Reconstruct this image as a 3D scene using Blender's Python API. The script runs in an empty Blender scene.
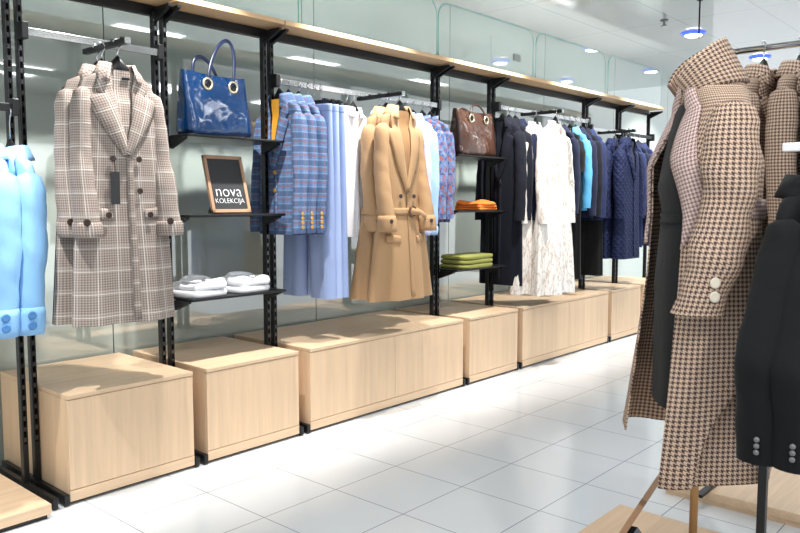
import bpy, bmesh, math, random
from mathutils import Vector, Matrix
random.seed(7)
PI = math.pi
SC = bpy.context.scene
COL = SC.collection
S = 1.17                                   # metres per drawing unit (applied to everything at the end)

# ------------------------------------------------------------------ node helper
class G:
    def __init__(s, name, rough=.6, metal=0., spec=.5):
        s.mat = bpy.data.materials.new(name); s.mat.use_nodes = True
        s.nt = s.mat.node_tree
        s.b = s.nt.nodes['Principled BSDF']
        s.b.inputs['Roughness'].default_value = rough
        s.b.inputs['Metallic'].default_value = metal
        s.b.inputs['Specular IOR Level'].default_value = spec
    def n(s, t): return s.nt.nodes.new(t)
    def put(s, sock, v):
        if isinstance(v, bpy.types.NodeSocket): s.nt.links.new(v, sock)
        elif isinstance(v, (tuple, list)):
            sock.default_value = (*v, 1) if len(v) == 3 and sock.type == 'RGBA' else v
        else: sock.default_value = v
    def m(s, op, a, b=0., c=0.):
        k = s.n('ShaderNodeMath'); k.operation = op
        s.put(k.inputs[0], a); s.put(k.inputs[1], b); s.put(k.inputs[2], c)
        return k.outputs[0]
    def uv(s):
        k = s.n('ShaderNodeTexCoord'); x = s.n('ShaderNodeSeparateXYZ')
        s.nt.links.new(k.outputs['UV'], x.inputs[0]); return x.outputs[0], x.outputs[1]
    def obj(s, scale=(1, 1, 1), rot=(0, 0, 0), kind='Object'):
        k = s.n('ShaderNodeTexCoord'); mp = s.n('ShaderNodeMapping')
        s.nt.links.new(k.outputs[kind], mp.inputs[0])
        mp.inputs['Scale'].default_value = scale; mp.inputs['Rotation'].default_value = rot
        return mp.outputs[0]
    def sep(s, v):
        x = s.n('ShaderNodeSeparateXYZ'); s.put(x.inputs[0], v); return x.outputs
    def noise(s, vec, scale, detail=3, rough=.55):
        k = s.n('ShaderNodeTexNoise'); s.put(k.inputs['Vector'], vec)
        k.inputs['Scale'].default_value = scale; k.inputs['Detail'].default_value = detail
        k.inputs['Roughness'].default_value = rough
        return k.outputs['Fac']
    def mix(s, f, a, b):
        k = s.n('ShaderNodeMix'); k.data_type = 'RGBA'
        s.put(k.inputs[0], f); s.put(k.inputs[6], a); s.put(k.inputs[7], b)
        return k.outputs[2]
    def ramp(s, v, lo, hi):
        k = s.n('ShaderNodeMapRange'); k.clamp = True
        s.put(k.inputs[0], v); k.inputs[1].default_value = lo; k.inputs[2].default_value = hi
        return k.outputs[0]
    def stripe(s, u, period, width, off=0.):
        f = s.m('FRACT', s.m('ADD', s.m('DIVIDE', u, period), 10 + off))
        return s.m('LESS_THAN', f, width / period)
    def bump(s, h, strength=.3, dist=.01):
        k = s.n('ShaderNodeBump'); k.inputs['Strength'].default_value = strength
        k.inputs['Distance'].default_value = dist
        s.put(k.inputs['Height'], h); s.nt.links.new(k.outputs[0], s.b.inputs['Normal'])
    def col(s, c): s.put(s.b.inputs['Base Color'], c); return s
    def set(s, **kw):
        for k, v in kw.items(): s.b.inputs[k.replace('_', ' ')].default_value = v
        return s

def lin(r, g, b):
    f = lambda c: (c / 255 / 12.92) if c <= 10 else ((c / 255 + .055) / 1.055) ** 2.4
    return (f(r), f(g), f(b))

M = {}
def plain(name, rgb, rough=.6, metal=0., spec=.5, var=.06, nscale=30, bump=0., bscale=200):
    g = G(name, rough, metal, spec); v = g.obj()
    c = lin(*rgb)
    n = g.noise(v, nscale)
    g.col(g.mix(n, tuple(x * (1 - var) for x in c), tuple(min(1, x * (1 + var)) for x in c)))
    if bump: g.bump(g.noise(v, bscale, 2), bump, .004)
    M[name] = g.mat; return g
def cloth(name, rgb, rough=.85, var=.08, wr=.35):
    g = G(name, rough, 0, .25); v = g.obj()
    c = lin(*rgb); n = g.noise(v, 260, 2)
    g.col(g.mix(n, tuple(x * (1 - var) for x in c), tuple(min(1, x * (1 + var)) for x in c)))
    w = g.noise(g.obj((1, 1, .4)), 10, 3)
    g.bump(w, wr, .02)
    g.set(Sheen_Weight=.05)
    M[name] = g.mat; return g

plain('black_metal', (24, 25, 27), .38, .3)
plain('black_plastic', (16, 16, 18), .35)
plain('chrome', (205, 206, 205), .14, 1., nscale=5, var=.03)
plain('brass', (196, 170, 120), .3, 1.)
plain('gunmetal', (92, 92, 92), .25, .9)
plain('pale_brass', (214, 206, 180), .25, .8)
plain('wire', (200, 200, 205), .2, 1.)
plain('white_paint', (236, 238, 238), .5)
plain('white_enamel', (240, 240, 240), .3)
plain('taupe_band', (104, 98, 93), .6)
plain('counter_white', (225, 232, 232), .5)
plain('tan_buttons', (92, 66, 48), .35)
plain('horn_button', (58, 42, 36), .3)
plain('gold_button', (214, 164, 84), .3, .7)
plain('ivory_button', (233, 222, 204), .35)
plain('navy_button', (40, 44, 62), .35)
plain('grey_button', (120, 122, 124), .3)
plain('blue_button', (76, 132, 190), .4)
plain('tag_card', (40, 42, 46), .6)
plain('sign_board', (38, 39, 42), .55)
plain('sign_white', (238, 240, 242), .5, var=.02)
plain('frame_wood', (176, 138, 108), .5, nscale=12, var=.15)
plain('cream_cover', (222, 208, 180), .8)
plain('pole_wood', (182, 140, 92), .45, nscale=20, var=.15)
plain('grey_plate', (120, 124, 124), .5)

def oak(name, scale, rgb=(223, 193, 160)):
    g = G(name, .42, 0, .4)
    v = g.obj(scale)
    n1 = g.noise(v, 2.2, 5, .65); n2 = g.noise(v, 9, 3, .6)
    f = g.m('ADD', g.m('MULTIPLY', n1, .7), g.m('MULTIPLY', n2, .3))
    f = g.ramp(f, .32, .68)
    c = lin(*rgb)
    g.col(g.mix(f, tuple(x * .86 for x in c), tuple(min(1, x * 1.08) for x in c)))
    g.bump(n2, .08, .002)
    M[name] = g.mat
oak('oak_upright', (14, 14, .6))
oak('oak_along', (.6, 14, 14))
oak('oak_canopy', (.6, 10, 14), (226, 188, 145))

# floor: square white tiles with fine joints
T = .36 * S
g = G('floor_tile', .12, 0, .5); o = g.sep(g.obj())
u = g.m('FRACT', g.m('ADD', g.m('DIVIDE', g.m('SUBTRACT', o[0], 1.315 * S), T), 40))
w = g.m('FRACT', g.m('ADD', g.m('DIVIDE', g.m('SUBTRACT', o[1], 2.507 * S), T), 40))
ln = g.m('MAXIMUM', g.m('LESS_THAN', u, .011), g.m('LESS_THAN', w, .011))
n = g.noise(g.obj(), 2.2)
g.col(g.mix(ln, g.mix(n, lin(220, 224, 227), lin(229, 232, 234)), lin(140, 147, 158)))
g.put(g.b.inputs['Roughness'], g.mix(g.noise(g.obj(), 6), (.10, .10, .10), (.2, .2, .2)))
M['floor_tile'] = g.mat

# ceiling: pale gloss panels
g = G('ceiling_gloss', .07, 0, .8); o = g.sep(g.obj())
u = g.m('FRACT', g.m('ADD', g.m('DIVIDE', o[0], 1.4), 40))
w = g.m('FRACT', g.m('ADD', g.m('DIVIDE', o[1], .7), 40))
ln = g.m('MAXIMUM', g.m('LESS_THAN', u, .004), g.m('LESS_THAN', w, .008))
g.col(g.mix(ln, lin(176, 178, 178), lin(128, 131, 133)))
M['ceiling_gloss'] = g.mat

# back-painted, mirror-like glass cladding
g = G('wall_glass', .035, 0, .5)
g.col(lin(174, 186, 179)); g.b.inputs['IOR'].default_value = 3.0
M['wall_glass'] = g.mat

# clear glass
g = G('clear_glass', .01, 0, .5)
g.col((.95, .99, .985)); g.set(Transmission_Weight=1., IOR=1.45)
M['clear_glass'] = g.mat
plain('glass_edge', (118, 186, 176), .15)

g = G('slotted_metal', .16, 1.); u, v = g.uv()
g.col(g.mix(g.m('LESS_THAN', g.m('FRACT', g.m('DIVIDE', v, .042)), .42), lin(14, 14, 15), lin(84, 84, 86))); M['slotted_metal'] = g.mat

def emit(name, rgb, e):
    m = bpy.data.materials.new(name); m.use_nodes = True
    b = m.node_tree.nodes['Principled BSDF']
    b.inputs['Base Color'].default_value = (*lin(*rgb), 1)
    b.inputs['Emission Color'].default_value = (*lin(*rgb), 1)
    b.inputs['Emission Strength'].default_value = e
    M[name] = m
emit('lamp_glow', (255, 252, 246), 9)
emit('lamp_blue', (60, 90, 235), 1.2)
emit('panel_glow', (252, 254, 255), 3.2)
emit('lit_shelf', (214, 240, 246), .9)

# ---- fabrics
cloth('tan_cotton', (184, 148, 110)); cloth('tan_dark', (170, 130, 90))
cloth('white_cotton', (240, 241, 245)); cloth('white_knit', (238, 239, 243))
cloth('sky_blue', (140, 190, 236), .8); cloth('pale_blue', (152, 182, 222))
cloth('lavender', (176, 182, 222)); cloth('chambray', (150, 168, 210))
cloth('chambray_pale', (166, 184, 222))
cloth('navy', (26, 33, 58)); cloth('navy_dark', (17, 20, 33)); cloth('royal_navy', (36, 47, 86))
cloth('cyan_cloth', (92, 170, 216)); cloth('black_wool', (17, 18, 20)); cloth('black_dress', (30, 30, 31))
cloth('orange_knit', (236, 128, 50)); cloth('olive_knit', (142, 144, 74)); cloth('yellow_lining', (224, 160, 50))
cloth('grey_lining', (150, 130, 124)); cloth('sky_blue_shade', (118, 170, 220))

# checked overcoat: fine check, pale windowpane lines
g = G('taupe_check', .9, 0, .2); u, v = g.uv()
fine = g.m('MULTIPLY', g.m('ADD', g.m('SINE', g.m('MULTIPLY', u, 2 * PI / .0095)), 1.), .5)
fine2 = g.m('MULTIPLY', g.m('ADD', g.m('SINE', g.m('MULTIPLY', v, 2 * PI / .0095)), 1.), .5)
fz = g.m('MULTIPLY', g.m('ADD', fine, fine2), .5)
bu = g.stripe(u, .075, .036, .1); bv = g.stripe(v, .085, .042, .2)
band = g.m('MULTIPLY', g.m('ADD', bu, bv), .5)
base = g.mix(fz, lin(118, 106, 99), lin(180, 168, 158))
base = g.mix(g.m('MULTIPLY', band, .45), base, g.mix(fz, lin(88, 74, 74), lin(176, 162, 156)))
over = g.m('MAXIMUM', g.stripe(u, .075, .0032, .36), g.stripe(v, .085, .0032, .43))
over2 = g.m('MAXIMUM', g.stripe(u, .075, .003, .22), g.stripe(v, .085, .003, .31))
base = g.mix(g.m('MULTIPLY', over, .7), base, lin(226, 220, 214))
base = g.mix(g.m('MULTIPLY', over2, .4), base, lin(212, 204, 198))
g.col(base); g.bump(g.noise(g.obj((1, 1, .45)), 12), .3, .02); M['taupe_check'] = g.mat

# blue checked blazer
g = G('blue_check', .9, 0, .2); u, v = g.uv()
wob = g.m('MULTIPLY', g.noise(g.obj(), 40), .004)
u = g.m('ADD', u, wob); v = g.m('ADD', v, wob)
b = g.mix(g.m('MULTIPLY', g.stripe(v, .066, .026), .6), lin(96, 126, 164), lin(56, 63, 90))
b = g.mix(g.m('MULTIPLY', g.stripe(u, .058, .022), .6), b, lin(66, 82, 116))
b = g.mix(g.m('MULTIPLY', g.stripe(v, .066, .011, .3), .7), b, lin(124, 88, 88))
b = g.mix(g.m('MULTIPLY', g.stripe(u, .058, .005, .4), .7), b, lin(140, 92, 92))
b = g.mix(g.m('MULTIPLY', g.stripe(v, .033, .004, .1), .6), b, lin(128, 154, 184))
b = g.mix(g.m('MULTIPLY', g.noise(g.obj(), 300, 2), .3), b, lin(100, 124, 168))
g.col(b); g.bump(g.noise(g.obj((1, 1, .45)), 12), .3, .02); M['blue_check'] = g.mat

# houndstooth (true four-and-four twill)
def hound(name, dark, light, rep, mid=None, amount=.25):
    g = G(name, .92, 0, .2); u, v = g.uv(); N = 8 / rep
    i = g.m('FLOOR', g.m('ADD', g.m('MULTIPLY', u, N), 4000.)); j = g.m('FLOOR', g.m('ADD', g.m('MULTIPLY', v, N), 4000.))
    wa = g.m('LESS_THAN', g.m('MODULO', i, 8.), 3.5); we = g.m('LESS_THAN', g.m('MODULO', j, 8.), 3.5)
    top = g.m('LESS_THAN', g.m('MODULO', g.m('ADD', i, j), 4.), 1.5)
    f = g.m('ADD', g.m('MULTIPLY', top, wa), g.m('MULTIPLY', g.m('SUBTRACT', 1., top), we))
    c = g.mix(f, lin(*light), lin(*dark))
    nz = g.noise(g.obj(), 420, 2)
    c = g.mix(g.m('MULTIPLY', nz, amount), c, lin(*(mid or light)))
    g.col(c); g.bump(g.noise(g.obj((1, 1, .5)), 9), .3, .02); M[name] = g.mat
hound('houndstooth', (66, 44, 48), (222, 196, 170), .0112, (170, 140, 130))
hound('houndstooth_fine', (112, 84, 88), (226, 204, 194), .0100, (196, 170, 166), .3)

# patterned blouse: blue with rust and pale sprigs
g = G('sprig_print', .8, 0, .3)
n1 = g.noise(g.obj(), 34, 2); n2 = g.noise(g.obj((1, 1.4, 1)), 55, 2)
b = g.mix(g.ramp(n1, .42, .5), lin(64, 82, 124), lin(96, 118, 156))
b = g.mix(g.ramp(n2, .56, .6), b, lin(150, 84, 74)); b = g.mix(g.ramp(n1, .62, .66), b, lin(124, 134, 166))
g.col(b); g.bump(g.noise(g.obj((1, 1, .45)), 12), .3, .02); M['sprig_print'] = g.mat

# white kaftan cloth with brown branching lines
g = G('branch_print', .85, 0, .3); u, v = g.uv()
n = g.noise(g.obj((1, 1, .4)), 16, 4)
ln = g.ramp(g.m('ABSOLUTE', g.m('SUBTRACT', n, .5)), .0, .03)
n2 = g.noise(g.obj((1.6, 1.6, .22)), 15, 3); l2 = g.ramp(g.m('ABSOLUTE', g.m('SUBTRACT', n2, .47)), .0, .022)
g.col(g.mix(g.m('MULTIPLY', ln, l2), lin(198, 182, 168), lin(240, 236, 231)))
g.bump(g.noise(g.obj((1, 1, .3)), 16), .35, .02); M['branch_print'] = g.mat

# quilted navy
g = G('navy_quilt', .7, 0, .2); u, v = g.uv()
a = g.m('ABSOLUTE', g.m('SUBTRACT', g.m('FRACT', g.m('ADD', g.m('DIVIDE', g.m('ADD', u, v), .05), 40)), .5))
b = g.m('ABSOLUTE', g.m('SUBTRACT', g.m('FRACT', g.m('ADD', g.m('DIVIDE', g.m('SUBTRACT', u, v), .05), 40)), .5))
g.col(lin(28, 36, 68)); g.bump(g.m('MINIMUM', g.ramp(a, 0, .3), g.ramp(b, 0, .3)), .5, .01); M['navy_quilt'] = g.mat

# patent leathers
def patent(name, rgb, dark):
    g = G(name, .16, 0, .6); n = g.noise(g.obj(), 7, 2)
    g.col(g.mix(n, lin(*dark), lin(*rgb))); g.bump(g.noise(g.obj((1, 1, 1)), 5.5, 2), .9, .05)
    g.set(Coat_Weight=.6, Coat_Roughness=.05); M[name] = g.mat
patent('blue_patent', (5, 50, 96), (4, 30, 62)); patent('brown_patent', (90, 60, 47), (54, 34, 27))
plain('dark_strap', (22, 36, 66), .3); plain('brown_strap', (50, 34, 28), .35)

# ------------------------------------------------------------------ mesh helper
def sgnpow(c, p): return math.copysign(abs(c) ** p, c)
class MB:
    def __init__(s): s.v = []; s.f = []; s.uv = []
    def add(s, p, uv=(0, 0)): s.v.append(tuple(p)); s.uv.append(uv); return len(s.v) - 1
    def box(s, x0, x1, y0, y1, z0, z1):
        k = len(s.v)
        for z in (z0, z1):
            for x, y in ((x0, y0), (x1, y0), (x1, y1), (x0, y1)): s.add((x, y, z), (x + y, z))
        for q in ((3, 2, 1, 0), (4, 5, 6, 7), (0, 1, 5, 4), (1, 2, 6, 5), (2, 3, 7, 6), (3, 0, 4, 7)):
            s.f.append(tuple(k + i for i in q))
        return s
    def grid(s, rows, closed=False, uvs=None, flip=False):
        k = len(s.v); R = len(rows); C = len(rows[0])
        for i, r in enumerate(rows):
            for j, p in enumerate(r): s.add(p, uvs[i][j] if uvs else (j / C, i / R))
        for i in range(R - 1):
            for j in range(C if closed else C - 1):
                j2 = (j + 1) % C
                q = (k + i * C + j, k + i * C + j2, k + (i + 1) * C + j2, k + (i + 1) * C + j)
                s.f.append(q[::-1] if flip else q)
        return k
    def cap(s, idx): s.f.append(tuple(idx))
    def tube(s, pts, r, n=10, caps=True, flat=None):
        P = [Vector(p) for p in pts]; rows = []; N = None
        for i, p in enumerate(P):
            t = (P[min(i + 1, len(P) - 1)] - P[max(i - 1, 0)]).normalized()
            if N is None:
                N = t.orthogonal().normalized() if flat is None else (Vector(flat) - t * t.dot(Vector(flat))).normalized()
            else: N = (N - t * t.dot(N)).normalized()
            B = t.cross(N); rr = r[i] if isinstance(r, list) else r
            ra, rb = rr if isinstance(rr, tuple) else (rr, rr)
            rows.append([p + N * (ra * math.cos(a)) + B * (rb * math.sin(a)) for a in [2 * PI * j / n for j in range(n)]])
        k = s.grid(rows, True)
        if caps:
            s.cap([k + j for j in range(n)][::-1]); L = k + (len(P) - 1) * n; s.cap([L + j for j in range(n)])
        return s
    def lathe(s, prof, n=24, c=(0, 0, 0), axis='z'):
        rows = []
        for r, h in prof:
            row = []
            for j in range(n):
                a = 2 * PI * j / n; x, y = r * math.cos(a), r * math.sin(a)
                row.append((c[0] + x, c[1] + y, c[2] + h) if axis == 'z' else (c[0] + x, c[1] - h, c[2] + y) if axis == 'y' else (c[0] + h, c[1] + x, c[2] + y))
            rows.append(row)
        k = s.grid(rows, True)
        s.cap([k + j for j in range(n)][::-1]); L = k + (len(prof) - 1) * n; s.cap([L + j for j in range(n)])
        return s
    def build(s, name, mat, parent=None, loc=(0, 0, 0), rz=0, smooth=True, bevel=0, solid=0, sub=0):
        me = bpy.data.meshes.new(name); me.from_pydata(s.v, [], s.f)
        bm = bmesh.new(); bm.from_mesh(me)
        bmesh.ops.recalc_face_normals(bm, faces=bm.faces); bm.to_mesh(me); bm.free()
        ul = me.uv_layers.new(name='UVMap')
        for l in me.loops: ul.data[l.index].uv = s.uv[l.vertex_index]
        me.materials.append(M[mat] if isinstance(mat, str) else mat)
        for p in me.polygons: p.use_smooth = smooth
        o = bpy.data.objects.new(name, me); COL.objects.link(o)
        o.location = loc; o.rotation_euler = (0, 0, rz)
        if parent: o.parent = parent
        if solid: k = o.modifiers.new('solid', 'SOLIDIFY'); k.thickness = solid; k.offset = 0
        if bevel:
            k = o.modifiers.new('bevel', 'BEVEL'); k.width = bevel; k.segments = 2; k.limit_method = 'ANGLE'
        if sub: k = o.modifiers.new('sub', 'SUBSURF'); k.levels = k.render_levels = sub
        return o

def tag(o, label, cat, group=None):
    o['label'] = label; o['category'] = cat
    if group: o['group'] = group
    return o
def thing(name, label, cat, loc=(0, 0, 0), rz=0, group=None):
    o = bpy.data.objects.new(name, None); COL.objects.link(o); o.empty_display_size = .1
    o.location = loc; o.rotation_euler = (0, 0, rz); return tag(o, label, cat, group)
def struct(name, m, mat, **kw):
    o = m.build(name, mat, smooth=False, **kw); o['kind'] = 'structure'; return o
def bx(*a): return MB().box(*a)
def lerp(a, b, t): return a + (b - a) * t
def smooth(t): t = max(0, min(1, t)); return t * t * (3 - 2 * t)
def prof_at(prof, z):
    if z >= prof[0][0]: return prof[0][1:]
    for a, b in zip(prof, prof[1:]):
        if z >= b[0]:
            t = (a[0] - z) / max(1e-6, a[0] - b[0]); return tuple(lerp(p, q, t) for p, q in zip(a[1:], b[1:]))
    return prof[-1][1:]

# ------------------------------------------------------------------ garments
PX, PY = .85, .72
class Body:
    """hanging torso shape, front towards local -Y, neck at the origin"""
    def __init__(s, prof, folds, seed=0, foldstart=-.25, L=None):
        s.p = prof; s.L = -prof[-1][0]; s.folds = folds; s.fs = foldstart
        r = random.Random(seed); s.ph = [r.uniform(0, 6.28) for _ in folds]
    def F(s, th, z):
        t = max(0, (s.fs - z) / max(.05, s.L + s.fs)) ** 1.2
        return t * sum(a * math.sin(k * th + ph) for (k, a), ph in zip(s.folds, s.ph))
    def pt(s, th, z, grow=0.):
        hw, d, yc = prof_at(s.p, z); f = s.F(th, z) + grow
        return (hw * sgnpow(math.cos(th), PX) + f * math.cos(th), yc + d * sgnpow(math.sin(th), PY) + f * math.sin(th), z)
    def arc(s, th):
        if not hasattr(s, 'tab'):
            z = -s.L * .6; N = 256; s.tab = [0.]; p = s.pt(-PI / 2, z)
            for i in range(1, N + 1):
                q = s.pt(-PI / 2 + 2 * PI * i / N, z); s.tab.append(s.tab[-1] + math.hypot(q[0] - p[0], q[1] - p[1])); p = q
        f = (th + PI / 2) / (2 * PI) * 256; i = max(0, min(255, int(f))); return lerp(s.tab[i], s.tab[i + 1], f - i)
    def front(s, x, z):
        hw, d, yc = prof_at(s.p, z)
        if hw <= .001: return yc
        c = min(.98, abs(x) / hw) ** (1 / PX); th = -math.acos(math.copysign(c, x))
        return s.pt(th, z)[1]
    def mesh(s, n=56, th0=-PI / 2, th1=1.5 * PI, rows=None, grow=0., hemf=None, closed=True):
        zs = []
        for a, b in zip(s.p, s.p[1:]):
            k = max(1, int((a[0] - b[0]) / .03))
            zs += [lerp(a[0], b[0], i / k) for i in range(k)]
        zs.append(s.p[-1][0])
        C = sum(prof_at(s.p, -s.L * .6)[:2]) * 2.2
        R = []; UV = []; m = MB(); V = 0; last = None
        for z in zs:
            if last: V -= math.hypot(z - last[0], prof_at(s.p, z)[0] - last[1])
            last = (z, prof_at(s.p, z)[0])
            row = []; uvr = []
            for j in range(n + 1):
                f = j / n; th = lerp(th0, th1, f); zz = z + (hemf(th, z) if hemf else 0)
                row.append(s.pt(th, zz, grow)); uvr.append((s.arc(th), V))
            R.append(row); UV.append(uvr)
        m.grid(R, False, UV); return m

def resample(P, n):
    P = [Vector((p[0], p[1], 0)) for p in P]; L = [0]
    for a, b in zip(P, P[1:]): L.append(L[-1] + (b - a).length)
    out = []
    for i in range(n):
        d = L[-1] * i / (n - 1); k = 0
        while k < len(L) - 2 and d > L[k + 1]: k += 1
        t = (d - L[k]) / max(1e-6, L[k + 1] - L[k]); out.append(P[k].lerp(P[k + 1], t))
    return out
def strip(B, A, C, off=.004, puff=.006, n=14, m=5, rot=0.):
    """sheet between two outlines (x,z) lying on the front of a body"""
    A = resample(A, n); C = resample(C, n); R = []; U = []
    for i in range(n):
        r = []; u = []
        for j in range(m):
            t = j / (m - 1); x = lerp(A[i].x, C[i].x, t); z = lerp(A[i].y, C[i].y, t)
            r.append((x, B.front(x, z) - off - puff * math.sin(PI * min(1, t * .9 + .1)), z))
            u.append((x * math.cos(rot) - z * math.sin(rot), x * math.sin(rot) + z * math.cos(rot)))
        R.append(r); U.append(u)
    k = MB(); k.grid(R, False, U); return k
def button(parent, mat, p, r=.011, axis='y', name='button'):
    m = MB()
    m.lathe([(r * .9, -.001), (r, .002), (r * .9, .004), (r * .55, .003)], 14, p, axis)
    return m.build(name, mat, parent)
def sleeve_mesh(pts, n=22, seed=0, wr=.0016, uo=0.):
    r = random.Random(seed); ph = [r.uniform(0, 6) for _ in range(4)]
    P = []
    for a, b in zip(pts, pts[1:]):
        k = max(1, int((a[2] - b[2]) / .022))
        P += [tuple(lerp(p, q, i / k) for p, q in zip(a, b)) for i in range(k)]
    P.append(pts[-1]); R = []; U = []
    for x, y, z, rx, ry in P:
        row = []; u = []
        for j in range(n + 1):
            a = 2 * PI * j / n + (PI if x > 0 else 0)
            f = wr * (math.sin(z * 34 + ph[0] + 1.3 * math.sin(a + ph[1])) + .7 * math.sin(z * 71 + 2 * a + ph[2])) * min(1, rx / .04)
            row.append((x + (rx + f) * math.cos(a), y + (ry + f) * math.sin(a), z)); u.append((uo + a * .05, z))
        R.append(row); U.append(u)
    m = MB(); k = m.grid(R, False, U); m.cap([k + j for j in range(n)]); return m

def hanger(label, rail_dz, sw=.19, loc=(0, 0, 0), rz=0, clip=False, group=None, light=False):
    t = thing('clothes_hanger', label, 'hanger', loc, rz, group)
    m = MB(); h = rail_dz; r = .016; pts = [(0, 0, -.01), (0, 0, h - .03)]
    for i in range(9):
        a = -.35 * PI + i * PI * 1.25 / 8
        pts.append((r * math.cos(a), 0, h + .006 + r * math.sin(a)))
    m.tube(pts, .0028, 8).build('hook', 'wire', t)
    m = MB()
    if clip:
        m.tube([(-sw, 0, -.012), (0, 0, -.008), (sw, 0, -.012)], .006, 8).build('bar', 'black_plastic', t)
        for s in (-1, 1): bx(s * sw * .8 - .014, s * sw * .8 + .014, -.012, .012, -.045, 0).build('clip', 'black_plastic', t, smooth=False, bevel=.003)
    else:
        P = [(-sw, .012, -.066), (-sw * .6, .004, -.034), (-.04, 0, -.006), (0, -.004, .026), (.04, 0, -.006), (sw * .6, .004, -.034), (sw, .012, -.066)]
        m.tube(P, [(.011, .012), (.012, .012), (.017, .011), (.036, .014), (.02, .011), (.012, .012), (.011, .012)], 10, flat=(0, 0, 1)).build('shoulder_bar', 'black_plastic', t)
    return t

def garment(name, label, cat, loc, rz, mat, L=.6, sw=.15, chest=.155, hem=.165, d=.045, dh=None, sl=.55, sr=(.044, .036), sa=.025,
            folds=((5, .006), (9, .004)), lap=None, lining='grey_lining', collar=None, btn=None, btn_mat='navy_button', vz=-.3,
            cuff=None, cuff_btn=None, pockets=0, belt=None, group=None, seed=0, hanger_label=None, rail=.08, hgroup=None, waist=None, slit=False, clipname=None, yfwd=-.012, trim=None):
    T_ = thing(name, label, cat, loc, rz, group)
    dh = dh or d * 1.25
    w = waist or (chest + hem) / 2
    prof = [(0, .058, .034, .004), (-.014, .085, .034, .006), (-.036, .13, .034, .008), (-.062, sw * .93, .033, .01), (-.078, sw, .031, .01),
            (-.12, sw * 1.0, d * .85, .004), (-.2, chest, d, 0), (-L * .45 - .05, w, d, 0), (-L * .75, lerp(w, hem, .55), lerp(d, dh, .6), 0), (-L, hem, dh, 0)]
    prof = [p for i, p in enumerate(prof) if i == 0 or p[0] < prof[i - 1][0] - .004]
    B = Body(prof, folds, seed)
    m = B.mesh(); m.build('body', mat, T_)
    # sleeves
    for s in (-1, 1):
        x0 = s * (sw - .018); a, b = sr
        pts = [(x0, .006, -.07, .012, .016), (x0 + s * .006, .004, -.085, .03, a * .8), (x0 + s * .012, .002, -.13, a * .82, a), (s * (sw + sa * .55), yfwd * .4, -.3 * sl / .55, a * .8, a),
               (s * (sw + sa * .8), yfwd, -.62 * sl - .03, lerp(a, b, .6) * .86, lerp(a, b, .6)), (s * (sw + sa * .82), yfwd * 2.2, -sl - .02, b * .9, b * 1.05)]
        sv = sleeve_mesh(pts, seed=seed * 3 + s, uo=s * .013).build('sleeve', mat, T_)
        xe, ye, ze = pts[-1][:3]
        if cuff:
            h, cm = cuff; k = MB(); R = []; U = []
            for q in range(5):
                z = ze - .006 + h * q / 4; g = .0045 if 0 < q < 4 else .001
                xx = lerp(xe, pts[-2][0], (z - ze) / max(.01, pts[-2][2] - ze)); yy = lerp(ye, pts[-2][1], (z - ze) / max(.01, pts[-2][2] - ze))
                R.append([(xx + (b * .92 + g) * math.cos(2 * PI * j / 22), yy + (b * 1.07 + g) * math.sin(2 * PI * j / 22), z) for j in range(22)])
                U.append([(j * .013, z) for j in range(22)])
            k.grid(R, True, U); k.build('cuff', cm, sv, solid=.003)
        if cuff_btn:
            num, cbm, br, pos = cuff_btn
            for q in range(num):
                zz = ze + .03 + q * br * 2.3
                if pos == 'out': button(sv, cbm, (xe + s * (b * .9 + .006), ye - .01, zz), br, 'x' if s > 0 else 'x', 'cuff_button')
                elif pos == 'front': button(sv, cbm, (xe + s * .012, ye - b * 1.05 - .006, zz), br, 'y', 'cuff_button')
                elif pos == 'mid': button(sv, cbm, (xe - (b * .9 - .02) + q * .0, ye - b * .85 - .008, ze + .05), br, 'y', 'cuff_button')
    # neck and front
    if lap:
        lw = lap
        strip(B, [(-.045, .0), (-.03, -.08), (.0, vz)], [(.045, .0), (.03, -.08), (.0, vz)], .002, .0).build('lining', lining, T_)
        for s in (-1, 1):
            inner = [(s * .052, .012), (s * .04, -.05), (s * .02, -.6 * -vz * 1.0), (s * -.012, vz)]
            outer = [(s * .085, -.01), (s * .1, -.075), (s * (.075), -.095), (s * (.075 + lw), -.105), (s * (.05 + lw * .55), -.62 * -vz - .02), (s * .012, vz - .01)]
            strip(B, inner, outer, .006 if s < 0 else .009, .008, 20, 6, rot=s * .35).build('lapel', mat, T_, solid=.004)
        strip(B, [(.0, vz), (.004, -L * .98)], [(.022, vz + .01), (.03, -L * .985)], .003, .002, 20, 3).build('front_edge', mat, T_, solid=.003)
    else:
        strip(B, [(-.014, -.05), (-.014, -L * .97)], [(.014, -.05), (.014, -L * .97)], .002, .001, 20, 3).build('placket', trim or mat, T_, solid=.002)
        strip(B, [(-.036, .004), (0, -.05)], [(.036, .004), (0, -.052)], .001, 0, 8, 3).build('lining', lining, T_)
    if collar:
        R = []; U = []; nn = 26; a0, a1 = -.30 * PI, 1.30 * PI
        spec = {'coat': [(.054, .0), (.058, .03), (.066, .034), (.088, -.004), (.096, -.02)], 'shirt': [(.05, .0), (.05, .03), (.054, .034), (.068, .004), (.072, -.004)],
                'band': [(.055, -.01), (.052, .018), (.05, .03)]}[collar]
        if collar == 'shirt': a0, a1 = -.42 * PI, 1.42 * PI
        for (r, z) in spec:
            R.append([(r * math.cos(lerp(a0, a1, j / nn)), .006 + r * .74 * math.sin(lerp(a0, a1, j / nn)), z + (-.03 * (abs(2 * j / nn - 1) ** 3) if z < .03 else -.012 * (abs(2 * j / nn - 1) ** 3))) for j in range(nn + 1)])
            U.append([(j * .012, z) for j in range(nn + 1)])
        k = MB(); k.grid(R, False, U); k.build('collar', trim or mat, T_, solid=.003)
    if btn:
        for bxp, bz, br in btn: button(T_, btn_mat, (bxp, B.front(bxp, bz) - .008, bz), br)
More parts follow.
